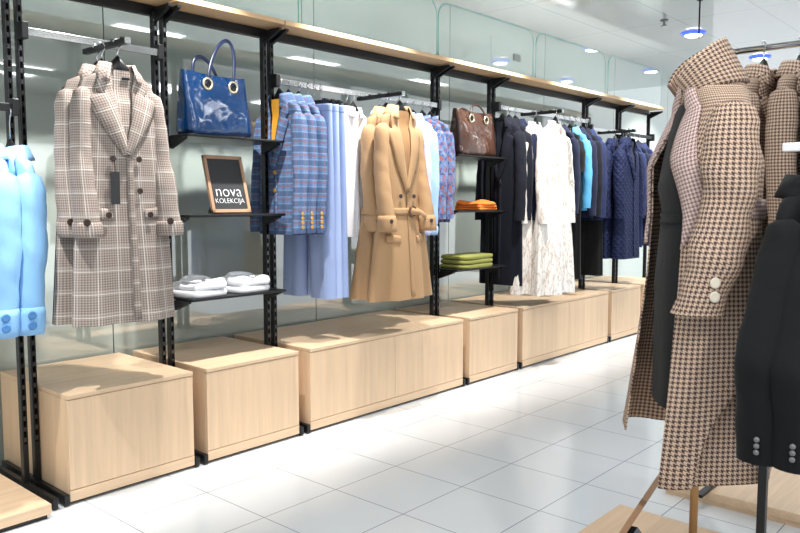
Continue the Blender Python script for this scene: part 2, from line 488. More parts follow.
    if pockets:
        for s in (-1, 1):
            z = -pockets
            strip(B, [(s * .06, z), (s * .14, z + .012)], [(s * .062, z - .042), (s * .142, z - .03)], .003, .003, 8, 4).build('pocket_flap', mat, T_, solid=.003)
    if belt:
        bz, bm = belt; R = []; U = []
        for q in range(4):
            z = bz - .018 + .036 * q / 3
            R.append([tuple(B.pt(-PI / 2 + 2 * PI * j / 40, z, .006)) for j in range(40)]); U.append([(j * .025, z) for j in range(40)])
        k = MB(); k.grid(R, True, U); bl = k.build('belt', bm, T_, solid=.003)
        yb = B.front(.03, bz)
        MB().tube([(.03 + .026 * math.cos(a), yb - .016, bz + .026 * math.sin(a)) for a in [i * PI / 8 for i in range(17)]], .005, 8, False).build('buckle', 'tan_buttons', bl)
        k = MB(); k.grid([[(.0, yb - .012, bz + .018), (.0, yb - .012, bz - .018)], [(.07, yb - .03, bz + .012), (.07, yb - .03, bz - .02)], [(.15, yb - .035, bz - .03), (.14, yb - .035, bz - .064)]])
        k.build('belt_end', bm, bl, solid=.004)
    if hanger_label:
        R_ = Matrix.Rotation(rz, 4, 'Z'); hanger(hanger_label, rail, sw * .86, loc, rz, group=hgroup)
    return T_, B

def trousers(label, loc, rz, mat, L=1., w=.19, d=.022, seed=0, group=None, hanger_label=None, rail=.08, hgroup=None, spread=.02):
    t = thing('trousers', label, 'trousers', loc, rz, group); r = random.Random(seed)
    P = []
    rows = []; U = []
    for z in (0, -.01, -.03, -.04): rows.append([(w * sgnpow(math.cos(a), .8), d * sgnpow(math.sin(a), .7), z - .03) for a in [2 * PI * j / 32 for j in range(32)]])
    k = MB(); k.grid(rows, True); k.build('waistband', mat, t, solid=.003)
    for s in (-1, 1):
        ph = r.uniform(0, 6); rows = []; U = []
        for q in range(34):
            f = q / 33; z = -.068 - f * (L - .07); hw = lerp(w * .52, w * .46, f); dd = lerp(d, d * 1.5, f) 
            xc = s * (w * .49 + spread * f)
            rows.append([(xc + hw * sgnpow(math.cos(a), .8), s * .006 * f + (dd + .007 * f * math.sin(5 * math.cos(a) + ph)) * sgnpow(math.sin(a), .8), z) for a in [2 * PI * j / 28 for j in range(28)]])
        k = MB(); k.grid(rows, True); k.build('leg', mat, t)
    if hanger_label: hanger(hanger_label, rail, w * .95, loc, rz, True, hgroup)
    return t

# ------------------------------------------------------------------ setting
ZC = 2.56; YW = 3.44
struct('floor', bx(-3.5, 9.2, -3.3, YW + .2, -.1, 0), 'floor_tile')
struct('ceiling', bx(-3.5, 9.2, -3.3, YW + .2, ZC, ZC + .1), 'ceiling_gloss')
struct('wall_back', bx(-3.5, 9.2, YW + .025, YW + .2, 0, ZC), 'black_plastic')
m = MB(); X = 1.793 - 1.315 * 4
while X < 9: m.box(X + .003, X + 1.312, YW, YW + .022, 0, ZC); X += 1.315
struct('wall_cladding', m, 'wall_glass')
struct('reflection_band', bx(-3.5, 9.2, -3.3, -3.12, 1.9, ZC), 'taupe_band')  # unseen band added opposite, so the glass wall's upper part reflects dark
tag(bx(5.25, 5.34, YW - .012, YW - .001, 2.28, 2.33).build('wall_plate', 'grey_plate', smooth=False), 'small grey plate fixed to the glass wall above the wooden canopy', 'plate')

# ------------------------------------------------------------------ display racks
J = [.2, 1.222, 1.837, 2.433, 3.765, 4.378, 5.72, 6.33, 6.98]
RACK = ['rack bay at the left edge holding sky blue jackets', 'black rack bay behind the taupe checked coat', 'black rack bay with the blue handbag on its top shelf',
        'wide black rack bay holding blue checked blazers and tan trench coats', 'black rack bay with the brown handbag on its top shelf', 'wide black rack bay holding the white patterned kaftans',
        'black rack bay with navy coats right of the cyan jacket', 'farthest black rack bay beside the houndstooth mannequin coat']
RAILZ = {0: 1.50, 1: 1.79, 3: 1.745, 5: 1.797, 6: 1.745, 7: 1.745}
ARM = {1: (1.49, 1.752), 3: (3.05, 1.72), 5: (4.72, 1.775), 6: (5.9, 1.722)}
YP = 3.04; YR = 2.995
for i, lab in enumerate(RACK):
    a, b = J[i], J[i + 1]
    t = thing('display_rack', lab, 'clothes rack', ((a + b) / 2, YP, 0)); cx = (a + b) / 2
    H2 = (b - a) / 2
    for s in (-1, 1):
        x = s * (H2 - .022)
        p = bx(x - .0105, x + .0105, -.015, .015, .045, 1.97).build('post', 'black_metal', t, smooth=False, bevel=.002)
        bx(x - .005, x + .005, -.0156, -.0146, .2, 1.95).build('slot_strip', 'slotted_metal', p, smooth=False)
        bx(x - .0105, x + .0105, -.262, .33, .004, .046).build('foot', 'black_metal', t, smooth=False, bevel=.003)
        k = MB(); k.v = []; 
        for xx in (x - .008, x + .008):
            for (y, z) in ((-.015, 1.925), (-.015, 1.985), (-.135, 1.985), (-.135, 1.975)): k.add((xx, y, z))
        k.f = [(0, 1, 2, 3), (7, 6, 5, 4), (0, 4, 5, 1), (1, 5, 6, 2), (2, 6, 7, 3), (3, 7, 4, 0)]
        k.build('canopy_bracket', 'black_metal', t, smooth=False)
    bx(-H2 + .002, H2 - .002, .0, .03, 1.955, 1.998).build('top_beam', 'black_metal', t, smooth=False, bevel=.002)
    bx(-H2 + .003, H2 - .003, -.145, .20, 1.999, 2.022).build('canopy_board', 'oak_canopy', t, smooth=False, bevel=.002)
    if i in RAILZ:
        z = RAILZ[i]; mt = 'black_metal' if i in (0, 7) else 'chrome'
        bx(-H2 + .03, H2 - .03, YR - YP - .006, YR - YP + .006, z - .015, z + .015).build('hang_rail', mt, t, smooth=False, bevel=.002)
        for s in (-1, 1):
            x = s * (H2 - .022)
            bx(x - .013, x + .013, YR - YP - .016, -.01, z - .03, z + .035).build('rail_bracket', 'black_metal', t, smooth=False, bevel=.004)
    if i in ARM:
        ax, az = ARM[i]
        r = bx(ax - cx - .011, ax - cx + .011, 2.68 - YP, 3.015 - YP, az - .013, az + .008).build('face_out_arm', 'black_metal', t, smooth=False, bevel=.002)
        for q in range(4): bx(ax - cx - .013, ax - cx + .013, 2.70 - YP + q * .07, 2.712 - YP + q * .07, az + .006, az + .013).build('notch', 'gunmetal', r, smooth=False)
        bx(ax - cx - .012, ax - cx + .012, 2.676 - YP, 2.681 - YP, az - .014, az + .009).build('end_cap', 'chrome', r, smooth=False)
    if i in (2, 4):
        for z in (1.445, 1.092, .718):
            sh = bx(-H2 + .04, H2 - .02, 2.885 - YP, 3.21 - YP, z - .012, z).build('shelf', 'black_metal', t, smooth=False, bevel=.003)
            for s in (-1, 1):
                x = s * (H2 - .038); k = MB()
                for xx in (x - .012, x + .012):
                    for (y, zz) in ((-.016, z - .06), (-.016, z - .0125), (-.13, z - .0125), (-.13, z - .02)): k.add((xx, y, zz))
                k.f = [(0, 1, 2, 3), (7, 6, 5, 4), (0, 4, 5, 1), (1, 5, 6, 2), (2, 6, 7, 3), (3, 7, 4, 0)]
                k.build('shelf_bracket', 'black_metal', sh, smooth=False)

# ------------------------------------------------------------------ oak cabinets
def cabinet(x0, x1, label, doors=1):
    t = thing('cabinet', label, 'cabinet', ((x0 + x1) / 2, 3.09, 0)); h = (x1 - x0) / 2; yf, yb = -.31, .315; zt = .425
    bx(-h + .012, h - .012, yf + .03, yb - .01, 0.0, .022).build('plinth', 'black_plastic', t, smooth=False)
    for s in (-1, 1): bx(s * h - (.018 if s > 0 else 0), s * h + (0 if s > 0 else .018), yf + .016, yb, .018, zt - .018).build('side_panel', 'oak_upright', t, smooth=False, bevel=.0015)
    bx(-h + .018, h - .018, yb - .016, yb, .018, zt - .018).build('back_panel', 'oak_upright', t, smooth=False)
    bx(-h, h, yf, yb, zt - .0175, zt).build('top_panel', 'oak_along', t, smooth=False, bevel=.002)
    bx(-h, h, yf + .002, yf + .0155, .014, .056).build('kick_board', 'oak_along', t, smooth=False, bevel=.0015)
    for d in range(doors):
        a = -h + .001 + 2 * h * d / doors; b = -h - .001 + 2 * h * (d + 1) / doors
        bx(a, b, yf + .002, yf + .0155, .0585, zt - .020).build('door', 'oak_upright', t, smooth=False, bevel=.0015)
cabinet(1.258, 1.802, 'nearest square oak cabinet standing below the taupe checked coat')
cabinet(1.870, 2.396, 'square oak cabinet below the black shelves with the blue handbag')
cabinet(2.470, 3.730, 'long two-door oak cabinet below the blue blazers and tan trench coats', 2)
cabinet(3.797, 4.346, 'square oak cabinet below the black shelves with the brown handbag')
cabinet(4.410, 5.690, 'long two-door oak cabinet under the white patterned kaftans', 2)
cabinet(5.752, 6.300, 'square oak cabinet half hidden behind the left edge of the mannequin coat')
cabinet(6.362, 6.95, 'farthest square oak cabinet behind the houndstooth mannequin coat')
def platform(x0, x1, y0, y1, z, label):
    t = thing('display_platform', label, 'platform', ((x0 + x1) / 2, (y0 + y1) / 2, 0)); a, b = (x1 - x0) / 2, (y1 - y0) / 2
    bx(-a + .006, a - .012, -b + .012, b - .006, 0, .017).build('base', 'black_plastic' if x0 < 0 else 'oak_along', t, smooth=False)
    bx(-a, a, -b, b, .018, z).build('board', 'oak_along', t, smooth=False, bevel=.002)
platform(-.2, 1.16, 2.72, 3.40, .055, 'low oak platform on the floor at the left edge of the photo')
platform(1.2, 2.54, .30, 1.178, .05, 'low oak platform under the mannequin and the easel sign')
platform(2.87, 4.3, .2, 1.15, .05, 'low oak platform behind the mannequin coat, with a coat shadow on it')

# glass panels standing on the canopy
def glass_panel(x0, x1, y, label):
    w, h, r = x1 - x0, .33, .09; P = []
    def arc(cx, cz, a0):
        return [(cx + r * math.cos(a0 + i * PI / 16), cz + r * math.sin(a0 + i * PI / 16)) for i in range(9)]
    P = [(0, 0), (w, 0)] + arc(w - r, h - r, 0) + arc(r, h - r, PI / 2)
    t = thing('glass_panel', label, 'glass panel', (x0, y, 2.0225), group='clear glass panels standing on the canopy')
    m = MB(); n = len(P)
    for yy in (0, .006):
        for p in P: m.add((p[0], yy, p[1]))
    m.f = [tuple(range(n)), tuple(range(2 * n - 1, n - 1, -1))] + [(i, (i + 1) % n, n + (i + 1) % n, n + i) for i in range(n)]
    m.build('pane', 'clear_glass', t, smooth=False)
    m = MB(); m.tube([(p[0], .003, p[1]) for p in P[1:]] + [(0, .003, 0)], .0035, 6).build('edge', 'glass_edge', t)
GL = ['above the taupe checked coat', 'above the blue handbag', 'above the tan trench coats', 'above the brown handbag', 'above the white patterned kaftans', 'above the navy coats']
for i, x1 in enumerate((1.46, 2.55, 3.645, 4.735, 5.845, 6.97)):
    glass_panel(x1 - 1.075, x1, 2.93, 'clear glass panel with rounded top corners standing on the canopy ' + GL[i])

# ------------------------------------------------------------------ hanging clothes
SIDE = -PI / 2
HL = 'black hanger carrying '
def neck(z): return z - .085
# bay 0
for i, (x, lab, hl) in enumerate(((1.18, 'sky blue jacket with two cuff buttons, the one nearer the rack post', HL + 'the sky blue jacket nearer the post'),
                         (1.09, 'sky blue jacket cut by the left edge of the photo', HL + 'the sky blue jacket at the left edge'))):
    garment('jacket', lab, 'jacket', (x, YR, 1.325), SIDE, 'sky_blue', L=.62, sw=.155, chest=.16, hem=.17, d=.045, sl=.63, sr=(.054, .042), sa=.02,
            collar='coat', lap=.02, lining='sky_blue_shade', cuff=(.1, 'sky_blue'), cuff_btn=(2, 'blue_button', .016, 'out'), seed=10 + i,
            btn=[(.02, -.36, .011), (.02, -.46, .011)], btn_mat='blue_button', hanger_label=hl, rail=.15)
# bay 1: checked overcoats
for i, (y, lab, hl) in enumerate(((2.735, 'taupe checked double-breasted overcoat with dark buttons, hanging at the front', HL + 'the front checked overcoat'),
                                  (2.835, 'taupe checked overcoat hanging behind another of the same check', HL + 'the checked overcoat behind'))):
    t, B = garment('overcoat', lab, 'coat', (1.478 + (-.012 if i else 0), y, 1.64), -.06, 'taupe_check', L=.95, sw=.15, chest=.155, hem=.205, d=.05, dh=.075, sl=.595, sr=(.044, .05), sa=.014, yfwd=-.03,
            folds=((4, .012), (7, .008)), lap=.07, collar='coat', lining='taupe_check', vz=-.31, cuff=(.055, 'taupe_check'), cuff_btn=(1, 'horn_button', .014, 'mid'),
            btn=[(.045, -.33, .012), (-.055, -.33, .012), (.045, -.45, .012), (-.055, -.45, .012)], btn_mat='horn_button', pockets=.52, seed=20 + i, hanger_label=hl, rail=.098)
    if i == 0:
        yy = B.front(-.05, -.4) - .012
        MB().tube([(-.05, yy, -.31), (-.049, yy, -.38)], .0018, 6).build('tag_string', 'tag_card', t)
        bx(-.068, -.034, yy - .002, yy, -.5, -.38).build('price_tag', 'tag_card', t, smooth=False)
        yb = B.front(.0, -.03) - .004
        bx(.0, .03, yb - .002, yb, -.035, -.025).build('neck_label', 'navy_dark', t, smooth=False)
        for s in (-1, 1):
            button(t, 'horn_button', (s * .08, B.front(s * .08, -.54) - .013, -.54), .012, name='pocket_button')
hanger('black hanger hooked last on the arm, behind both checked overcoats', .098, .13, (1.48, 2.90, 1.64), 0)
# bay 3
for i, (x, lab) in enumerate(((2.475, 'blue and rust checked blazer with gold cuff buttons, nearest the rack post'), (2.535, 'blue and rust checked blazer hanging in the middle of three'), (2.60, 'blue and rust checked blazer hanging next to the pale blue trousers'))):
    garment('blazer', lab, 'blazer', (x, YR, 1.655), SIDE, 'blue_check', L=.67, sw=.15, chest=.155, hem=.16, d=.038, sl=.64, sr=(.044, .036), sa=.02, folds=((4, .005),),
            lap=.03, collar='coat', lining='yellow_lining', vz=-.34, btn=[(.012, -.36, .012), (.012, -.45, .012)], btn_mat='gold_button', cuff_btn=(4, 'gold_button', .0095, 'out'),
            seed=30 + i, hanger_label=HL + lab.split(',')[0].replace(' with gold cuff buttons',''), rail=.085)
for i, (x, mt, lab) in enumerate(((2.66, 'chambray', 'pale blue trousers hanging straight behind the checked blazers'), (2.705, 'chambray_pale', 'pale blue trousers hanging second behind the checked blazers'), (2.75, 'chambray', 'pale blue trousers hanging nearest the white shirts'))):
    trousers(lab, (x, YR, 1.67), SIDE, mt, L=1.02, w=.175, d=.026, seed=i, hanger_label='black clip hanger holding ' + lab, rail=.07)
for i, (y, lab) in enumerate(((2.965, 'white shirt at the back of the arm, behind another white shirt'), (2.91, 'white shirt hanging directly behind the tan trench coats'))):
    garment('shirt', lab, 'shirt', (2.905, y, 1.622), -.03, 'white_cotton', L=.66, sw=.17, chest=.175, hem=.19, d=.03, sl=.58, sr=(.044, .034), sa=.05, collar='shirt', lining='white_cotton',
            cuff=(.05, 'white_cotton'), seed=40 + i, hanger_label=HL + lab, rail=.085)
for i, (y, lab) in enumerate(((2.82, 'tan trench coat behind another tan trench coat'), (2.715, 'tan belted trench coat hanging in front of another one'))):
    garment('trench_coat', lab, 'coat', (3.06 + (.01 if not i else 0), y, 1.628), -.05, 'tan_cotton', L=1.0, sw=.138, chest=.145, hem=.215, d=.05, dh=.08, sl=.61, sr=(.044, .046), sa=.018, yfwd=-.03,
            folds=((4, .018), (7, .012)), lap=.05, collar='coat', lining='tan_dark', vz=-.42, cuff=(.085, 'tan_cotton'), cuff_btn=(1, 'horn_button', .012, 'mid'), btn=[(.05, -.45, .012), (-.05, -.45, .012), (.05, -.32, .012)],
            btn_mat='horn_button', belt=(-.53, 'tan_cotton'), waist=.15, pockets=.66, seed=50 + i, hanger_label=HL + lab, rail=.085)
SH = [('first pale blue shirt right of the tan trench coats', 'pale_blue', 3.20, .66), ('second pale blue shirt right of the tan trench coats', 'pale_blue', 3.28, .66),
      ('third pale blue shirt right of the tan trench coats', 'pale_blue', 3.36, .66), ('lavender-tailed shirt beside the printed blouses', 'lavender', 3.43, .72), ('pale blue shirt hanging next to the printed blouses', 'pale_blue', 3.50, .655)]
for i, (lab, mt, x, L) in enumerate(SH):
    garment('shirt', lab, 'shirt', (x, YR, 1.64), SIDE, mt, L=L, sw=.15, chest=.155, hem=.16, d=.03, sl=.66, sr=(.042, .034), sa=.02, collar='shirt', lining=mt, seed=60 + i, cuff=(.05, mt), hanger_label=HL + 'the ' + lab, rail=.085)
for i, (x, lab) in enumerate(((3.585, 'blue blouse with rust sprigs beside the pale blue shirts'), (3.66, 'blue blouse with rust sprigs next to the rack post'))):
    garment('blouse', lab, 'blouse', (x, YR, 1.645), SIDE, 'sprig_print', L=.62, sw=.145, chest=.15, hem=.155, d=.032, sl=.58, sr=(.044, .036), sa=.02, collar='band', lining='sprig_print', seed=70 + i, hanger_label=HL + 'the ' + lab, rail=.085)
# bay 5
for i, (x, lab) in enumerate(((4.45, 'long navy coat hanging nearest the brown handbag'), (4.53, 'long navy coat second from the brown handbag'), (4.61, 'long navy coat beside the white kaftans'))):
    garment('overcoat', lab, 'coat', (x, YR, 1.70), SIDE, ('navy_dark', 'navy_dark', 'navy')[i], L=1.13, sw=.15, chest=.155, hem=.175, d=.038, dh=.05, sl=.66, sr=(.046, .038), sa=.02, lap=.04, collar='coat', lining='navy_dark',
            vz=-.4, seed=80 + i, btn=[(.02, -.42, .011)], hanger_label=HL + 'the ' + lab, rail=.085)
for i, (y, lab) in enumerate(((2.86, 'white kaftan with brown branch lines hanging at the back'), (2.72, 'white kaftan with brown branch lines at the front of the arm'))):
    garment('kaftan', lab, 'dress', (4.69 - (.03 if not i else 0), y, 1.68), -.02, 'branch_print', L=1.17, sw=.15, chest=.16, hem=.24, d=.045, dh=.085, sl=.66, sr=(.046, .036), sa=.04,
            folds=((6, .02), (11, .014)), collar='band', lining='branch_print', trim='white_cotton', seed=90 + i, hanger_label=HL + 'the ' + lab, rail=.085)
for i, (x, mt, L, lab) in enumerate(((5.2, 'navy', .66, 'navy jacket between the white kaftans and the cyan jacket'), (5.39, 'cyan_cloth', .62, 'bright cyan jacket hanging among navy ones'),
                               (5.48, 'navy', .68, 'navy jacket just right of the cyan jacket'), (5.57, 'navy_dark', .69, 'dark navy jacket second from the cyan jacket'), (5.645, 'royal_navy', .7, 'navy jacket third from the cyan jacket, by the rack post'))):
    garment('jacket', lab, 'jacket', (x, YR, 1.70), SIDE, mt, L=L, sw=.15, chest=.155, hem=.16, d=.04, sl=L - .04, sr=(.046, .038), sa=.02, lap=.03, collar='coat', lining=mt, seed=100 + i, hanger_label=HL + 'the ' + lab, rail=.097)
for i, (x, lab) in enumerate(((5.3, 'long black dress hanging left of the cyan jacket'), (5.67, 'long black dress at the end of the rail below navy jackets'))):
    garment('dress', lab, 'dress', (x, YR, 1.69), SIDE, 'black_wool', L=1.14, sw=.14, chest=.145, hem=.165, d=.03, dh=.045, sl=.3, sr=(.042, .038), sa=.02, collar='band', lining='black_wool', seed=110 + i, hanger_label=HL + ('a long black dress left of the cyan jacket', 'a long black dress at the rail end')[i], rail=.107)
# bays 6 and 7
for i, (y, lab) in enumerate(((2.86, 'quilted navy coat behind the front quilted navy coat'), (2.74, 'quilted navy coat facing out right of the navy jackets'))):
    garment('overcoat', lab, 'coat', (5.9, y, 1.635), 0, 'navy_quilt', L=.95, sw=.155, chest=.165, hem=.19, d=.05, sl=.6, sr=(.05, .04), sa=.03, lap=.03, collar='coat', lining='navy', seed=120 + i, hanger_label=HL + 'the ' + lab, rail=.085)
for i, (x, L, lab) in enumerate(((6.4, .9, 'navy coat just left of the mannequin coat shoulder'), (6.52, .7, 'short navy jacket hanging beyond the quilted coats'), (6.64, .9, 'navy coat farthest along the rail'))):
    garment('overcoat', lab, 'coat', (x, YR, 1.65), SIDE, ('royal_navy', 'navy', 'royal_navy')[i], L=L, sw=.15, chest=.155, hem=.17, d=.04, sl=.6, sr=(.048, .04), sa=.02, lap=.03, collar='coat', lining='navy', seed=130 + i, hanger_label=HL + 'the ' + lab, rail=.085)

# ------------------------------------------------------------------ handbags
def tote(name, label, loc, rz, W, H, D, mat, strap, tall, tilt=0, seed=0, grip=None):
    t = thing(name, label, 'handbag', loc, rz); r = random.Random(seed); m = MB(); R = []; n = 48
    for q in range(25):
        f = q / 24; z = H * f
        hw = W / 2 * (1 - .03 * f - .06 * max(0, .08 - f) / .08); d = D / 2 * (1 - .72 * f ** 1.6 - .1 * max(0, .08 - f) / .08)
        bul = .014 * math.sin(PI * f)
        row = []
        for j in range(n):
            a = 2 * PI * j / n
            x = hw * sgnpow(math.cos(a), .28); y = d * sgnpow(math.sin(a), .45)
            y += math.copysign(bul, math.sin(a)) * (1 - (x / hw) ** 2) + .010 * math.sin(3.1 * x / hw + 5 * f + seed) * (1 - abs(f - .5)) * abs(math.sin(a))
            row.append((x, y, z + (.012 * (x / hw) ** 2 if f > .9 else 0)))
        R.append(row)
    k = m.grid(R, True); m.cap([k + j for j in range(n)]); bd = m.build('body', mat, t)
    ez = H * .84
    for s in (-1, 1):
        for (sx, yy) in ((s * W * .2, -1),):
            yf = -D / 2 * (1 - .72 * .84 ** 1.6) - .012
            e = MB()
            e.grid([[(sx + (.024 + .006 * math.cos(b)) * math.cos(a), yf - .004 - .005 * math.sin(b), ez + (.024 + .006 * math.cos(b)) * math.sin(a)) for b in [2 * PI * i / 8 for i in range(8)]] for a in [2 * PI * i / 20 for i in range(21)]], True)
            ey = e.build('eyelet', 'pale_brass', t)
            MB().lathe([(.018, 0), (.018, .003)], 16, (sx, yf + .0005, ez), 'y').build('eyelet_hole', 'black_plastic', ey)
    for yy, hh, lean in ((-1, tall, 0.), (1, tall * .55, .03)):
        yf = yy * (D / 2 * (1 - .72 * .84 ** 1.6) + .016)
        P = []
        for i in range(25):
            a = PI * i / 24
            P.append((-W * .2 * math.cos(a) * (1 - .06 * math.sin(a)) + (tilt if yy < 0 else -.03) * math.sin(a), yf * (1 - .5 * math.sin(a)) + lean * math.sin(a), ez + (H - ez + hh) * math.sin(a) ** .8))
        MB().tube(P, (.0085, .005), 10, flat=(1, 0, 0)).build('handle', strap, t)
    return t
tote('handbag', 'blue patent tote bag with brass eyelets on the top black shelf', (2.105, 3.02, 1.446), .06, .365, .28, .15, 'blue_patent', 'dark_strap', .17, .06, 1)
tote('handbag', 'brown patent tote bag with pale eyelets on the far top shelf', (4.135, 3.02, 1.446), .03, .43, .29, .16, 'brown_patent', 'brown_strap', .05, 0, 4)

# framed sign leaning on the middle shelf
def text_mesh(body, size, name, mat, parent, loc, rot, ext=.0006, spread=1.):
    c = bpy.data.curves.new(name, 'FONT'); c.body = body; c.size = size; c.extrude = ext; c.align_x = 'CENTER'; c.offset = -.018 * size; c.space_character = spread
    o = bpy.data.objects.new(name, c); COL.objects.link(o); bpy.context.view_layer.update()
    me = bpy.data.meshes.new_from_object(o.evaluated_get(bpy.context.evaluated_depsgraph_get()))
    bpy.data.objects.remove(o); me.materials.clear(); me.materials.append(M[mat])
    k = bpy.data.objects.new(name, me); COL.objects.link(k); k.parent = parent; k.location = loc; k.rotation_euler = rot; return k
def frame_sign(name, label, loc, rz, lean, w, h, words):
    t = thing(name, label, 'sign', loc, rz); t.rotation_euler = (0, 0, rz)
    tilt = -lean; fr = .016
    def rotx(o): o.rotation_euler = (tilt, 0, 0); return o
    m = MB(); m.box(-w / 2, -w / 2 + fr, -.008, .008, 0, h); m.box(w / 2 - fr, w / 2, -.008, .008, 0, h); m.box(-w / 2, w / 2, -.008, .008, 0, fr); m.box(-w / 2, w / 2, -.008, .008, h - fr, h)
    rotx(m.build('frame', 'frame_wood', t, smooth=False, bevel=.0015, loc=(0, 0, .004)))
    bd = rotx(bx(-w / 2 + fr, w / 2 - fr, -.003, .004, fr, h - fr).build('board', 'sign_board', t, smooth=False, loc=(0, 0, .004)))
    for body, size, z, sp in words: text_mesh(body, size, 'lettering', 'sign_white', bd, (0, -.0036, z), (PI / 2, 0, 0), .0006, sp)
    bk = h * .55; yy = bk * math.sin(lean)
    k = MB(); y1 = yy + .02
    for xx in (-.03, .03):
        for p in ((y1 - .012, bk), (y1 + .004, bk), (y1 + .09, .002), (y1 + .05, .002)): k.add((xx, p[0], p[1]))
    k.f = [(0, 1, 2, 3), (7, 6, 5, 4), (0, 4, 5, 1), (1, 5, 6, 2), (2, 6, 7, 3), (3, 7, 4, 0)]
    k.build('easel_strut', 'black_plastic', t, smooth=False)
    return t
frame_sign('framed_sign', 'wood-framed dark sign reading nova kolekcija on the middle shelf', (2.135, 2.94, 1.0935), 0, .27, .215, .275,
           [('nova', .078, .078, 1.), ('KOLEKCIJA', .033, .046, 1.)])

# folded clothes
def folded(name, label, cat, loc, rz, w, d, h, mat, collar=False, seed=0, layers=2, rough=.004):
    t = thing(name, label, cat, loc, rz); r = random.Random(seed); m = MB()
    p1, p2, p3 = r.uniform(0, 6), r.uniform(0, 6), r.uniform(0, 6)
    def top(x, y): return rough * (math.sin(28 * x + p1 + 9 * y) + .8 * math.sin(41 * y + p2 - 13 * x) + .6 * math.sin(63 * x + 37 * y + p3))
    for l in range(layers):
        zb = h * l / layers; hh = h / layers; R = []; n = 48
        def ring(k, z, up): 
            o = []
            for b in [2 * PI * j / n for j in range(n)]:
                x = w / 2 * k * sgnpow(math.cos(b), .35) + rough * .8 * math.sin(4 * b + p1 + l); y = d / 2 * k * sgnpow(math.sin(b), .35) + rough * .8 * math.sin(5 * b + p2 + l)
                o.append((x, y, z + up * top(x, y)))
            return o
        for q in range(7):
            a = -PI / 2 + PI * q / 6; R.append(ring(.93 + .07 * math.cos(a), zb + hh / 2 + hh / 2 * math.sin(a), smooth((q - 2) / 4.) if l == layers - 1 else 0))
        for k in (.75, .5, .25, .02): R.append(ring(k, zb + hh, 1. if l == layers - 1 else 0))
        k = m.grid(R, True); m.cap([k + j for j in range(n)])
    m.build('folded_body', mat, t)
    if collar:
        R = []
        for (rr, z) in ((.05, .002), (.05, .011), (.053, .014), (.066, .005), (.068, .002)):
            R.append([(w * .02 + rr * 1.15 * math.cos(lerp(-.42 * PI, 1.42 * PI, j / 26)), d * .14 + rr * math.sin(lerp(-.42 * PI, 1.42 * PI, j / 26)), h + z * (1.15 + .5 * math.sin(lerp(-.42 * PI, 1.42 * PI, j / 26)))) for j in range(27)])
        k = MB(); k.grid(R); k.build('collar', mat, t, solid=.002)
    return t
for sx, nm, s in ((1.985, 'left', 0), (2.235, 'right', 5)):
    folded('folded_shirt', f'folded white shirt at the bottom of the {nm} pile on the lower shelf', 'shirt', (sx, 3.0, .7185), .1, .21, .2, .03, 'white_cotton', False, s, 1, .0012)
    folded('folded_shirt', f'folded white shirt with a standing collar on top of the {nm} pile', 'shirt', (sx + .005, 3.0, .7525), .06, .2, .2, .03, 'white_cotton', True, s + 1, 1, .008)
folded('folded_scarf', 'rumpled orange knit folded on the far middle shelf', 'knitwear', (4.16, 3.0, 1.093), .1, .26, .2, .05, 'orange_knit', False, 3, 3, .009)
for q, nm in enumerate(('bottom', 'middle', 'top')):
    folded('folded_sweater', f'folded olive green knit at the {nm} of the pile on the far lower shelf', 'knitwear', (4.04 + .004 * q, 2.99, .7185 + q * .029), .03 * (q - 1), .36, .22, .026, 'olive_knit', False, 7 + q, 1, .0008)

# ------------------------------------------------------------------ mannequin group
MX, MY, MH = 2.076, .745, 1.46
ANG = math.radians(127) + PI / 2                # local -Y points along 132 degrees
MROT = ANG
f_ = thing('dress_form', 'tailor dress form on a wooden pole inside the houndstooth coat', 'mannequin', (MX, MY, .05), MROT)
prof = [(.0, .05, .05, 0), (-.04, .11, .055, 0), (-.075, .15, .06, 0), (-.15, .155, .085, 0), (-.26, .15, .09, -.01), (-.4, .12, .08, 0), (-.55, .155, .095, 0), (-.7, .13, .085, 0), (-.868, .06, .05, 0)]
m = MB(); R = []
for z, hw, d, yc in prof: R.append([(hw * math.cos(a), yc + d * math.sin(a), z + MH - .05) for a in [2 * PI * j / 32 for j in range(32)]])
k = m.grid(R, True); m.cap([k + j for j in range(32)]); m.cap([k + 8 * 32 + j for j in range(32)]); m.build('torso', 'cream_cover', f_)
MB().lathe([(.011, .14), (.011, MH - .9)], 14).build('pole', 'pole_wood', f_)
MB().lathe([(.013, .02), (.013, .145)], 14).build('pole_sleeve', 'chrome', f_)
MB().lathe([(.14, 0.0005), (.14, .008), (.03, .02), (.016, .03)], 28).build('base_plate', 'black_metal', f_)

# black dress on the form
dt = thing('dress', 'sleeveless black dress worn by the mannequin under the houndstooth coat', 'dress', (MX, MY, MH), MROT)
prof = [(-.05, .135, .07, 0), (-.12, .16, .092, 0), (-.26, .16, .108, -.01), (-.345, .135, .1, 0), (-.35, .142, .108, 0), (-.5, .17, .118, 0), (-.82, .165, .115, 0)]
Body(prof, ((4, .004), (7, .003)), 3).mesh().build('dress_body', 'black_dress', dt)
Bd = Body(prof, ((4, .004), (7, .003)), 3)
strip(Bd, [(-.15, -.325), (.15, -.325)], [(-.15, -.35), (.15, -.35)], .003, .003, 16, 4).build('waist_seam', 'black_dress', dt, solid=.003)

# houndstooth coat
FIG = (.93, .96, 1.05)
ct = thing('overcoat', 'large brown and beige houndstooth coat with raised collar on the mannequin', 'coat', (MX, MY, MH), MROT)
prof = [(.005, .075, .07, .015), (-.02, .105, .075, .015), (-.045, .15, .075, .012), (-.07, .18, .07, .01), (-.1, .19, .082, .006), (-.2, .195, .13, .0), (-.33, .19, .128, .0),
        (-.5, .2, .14, .0), (-.75, .225, .17, -.005), (-.965, .24, .195, -.012)]
CB = Body(prof, ((3, .012), (6, .008)), 12, -.35)
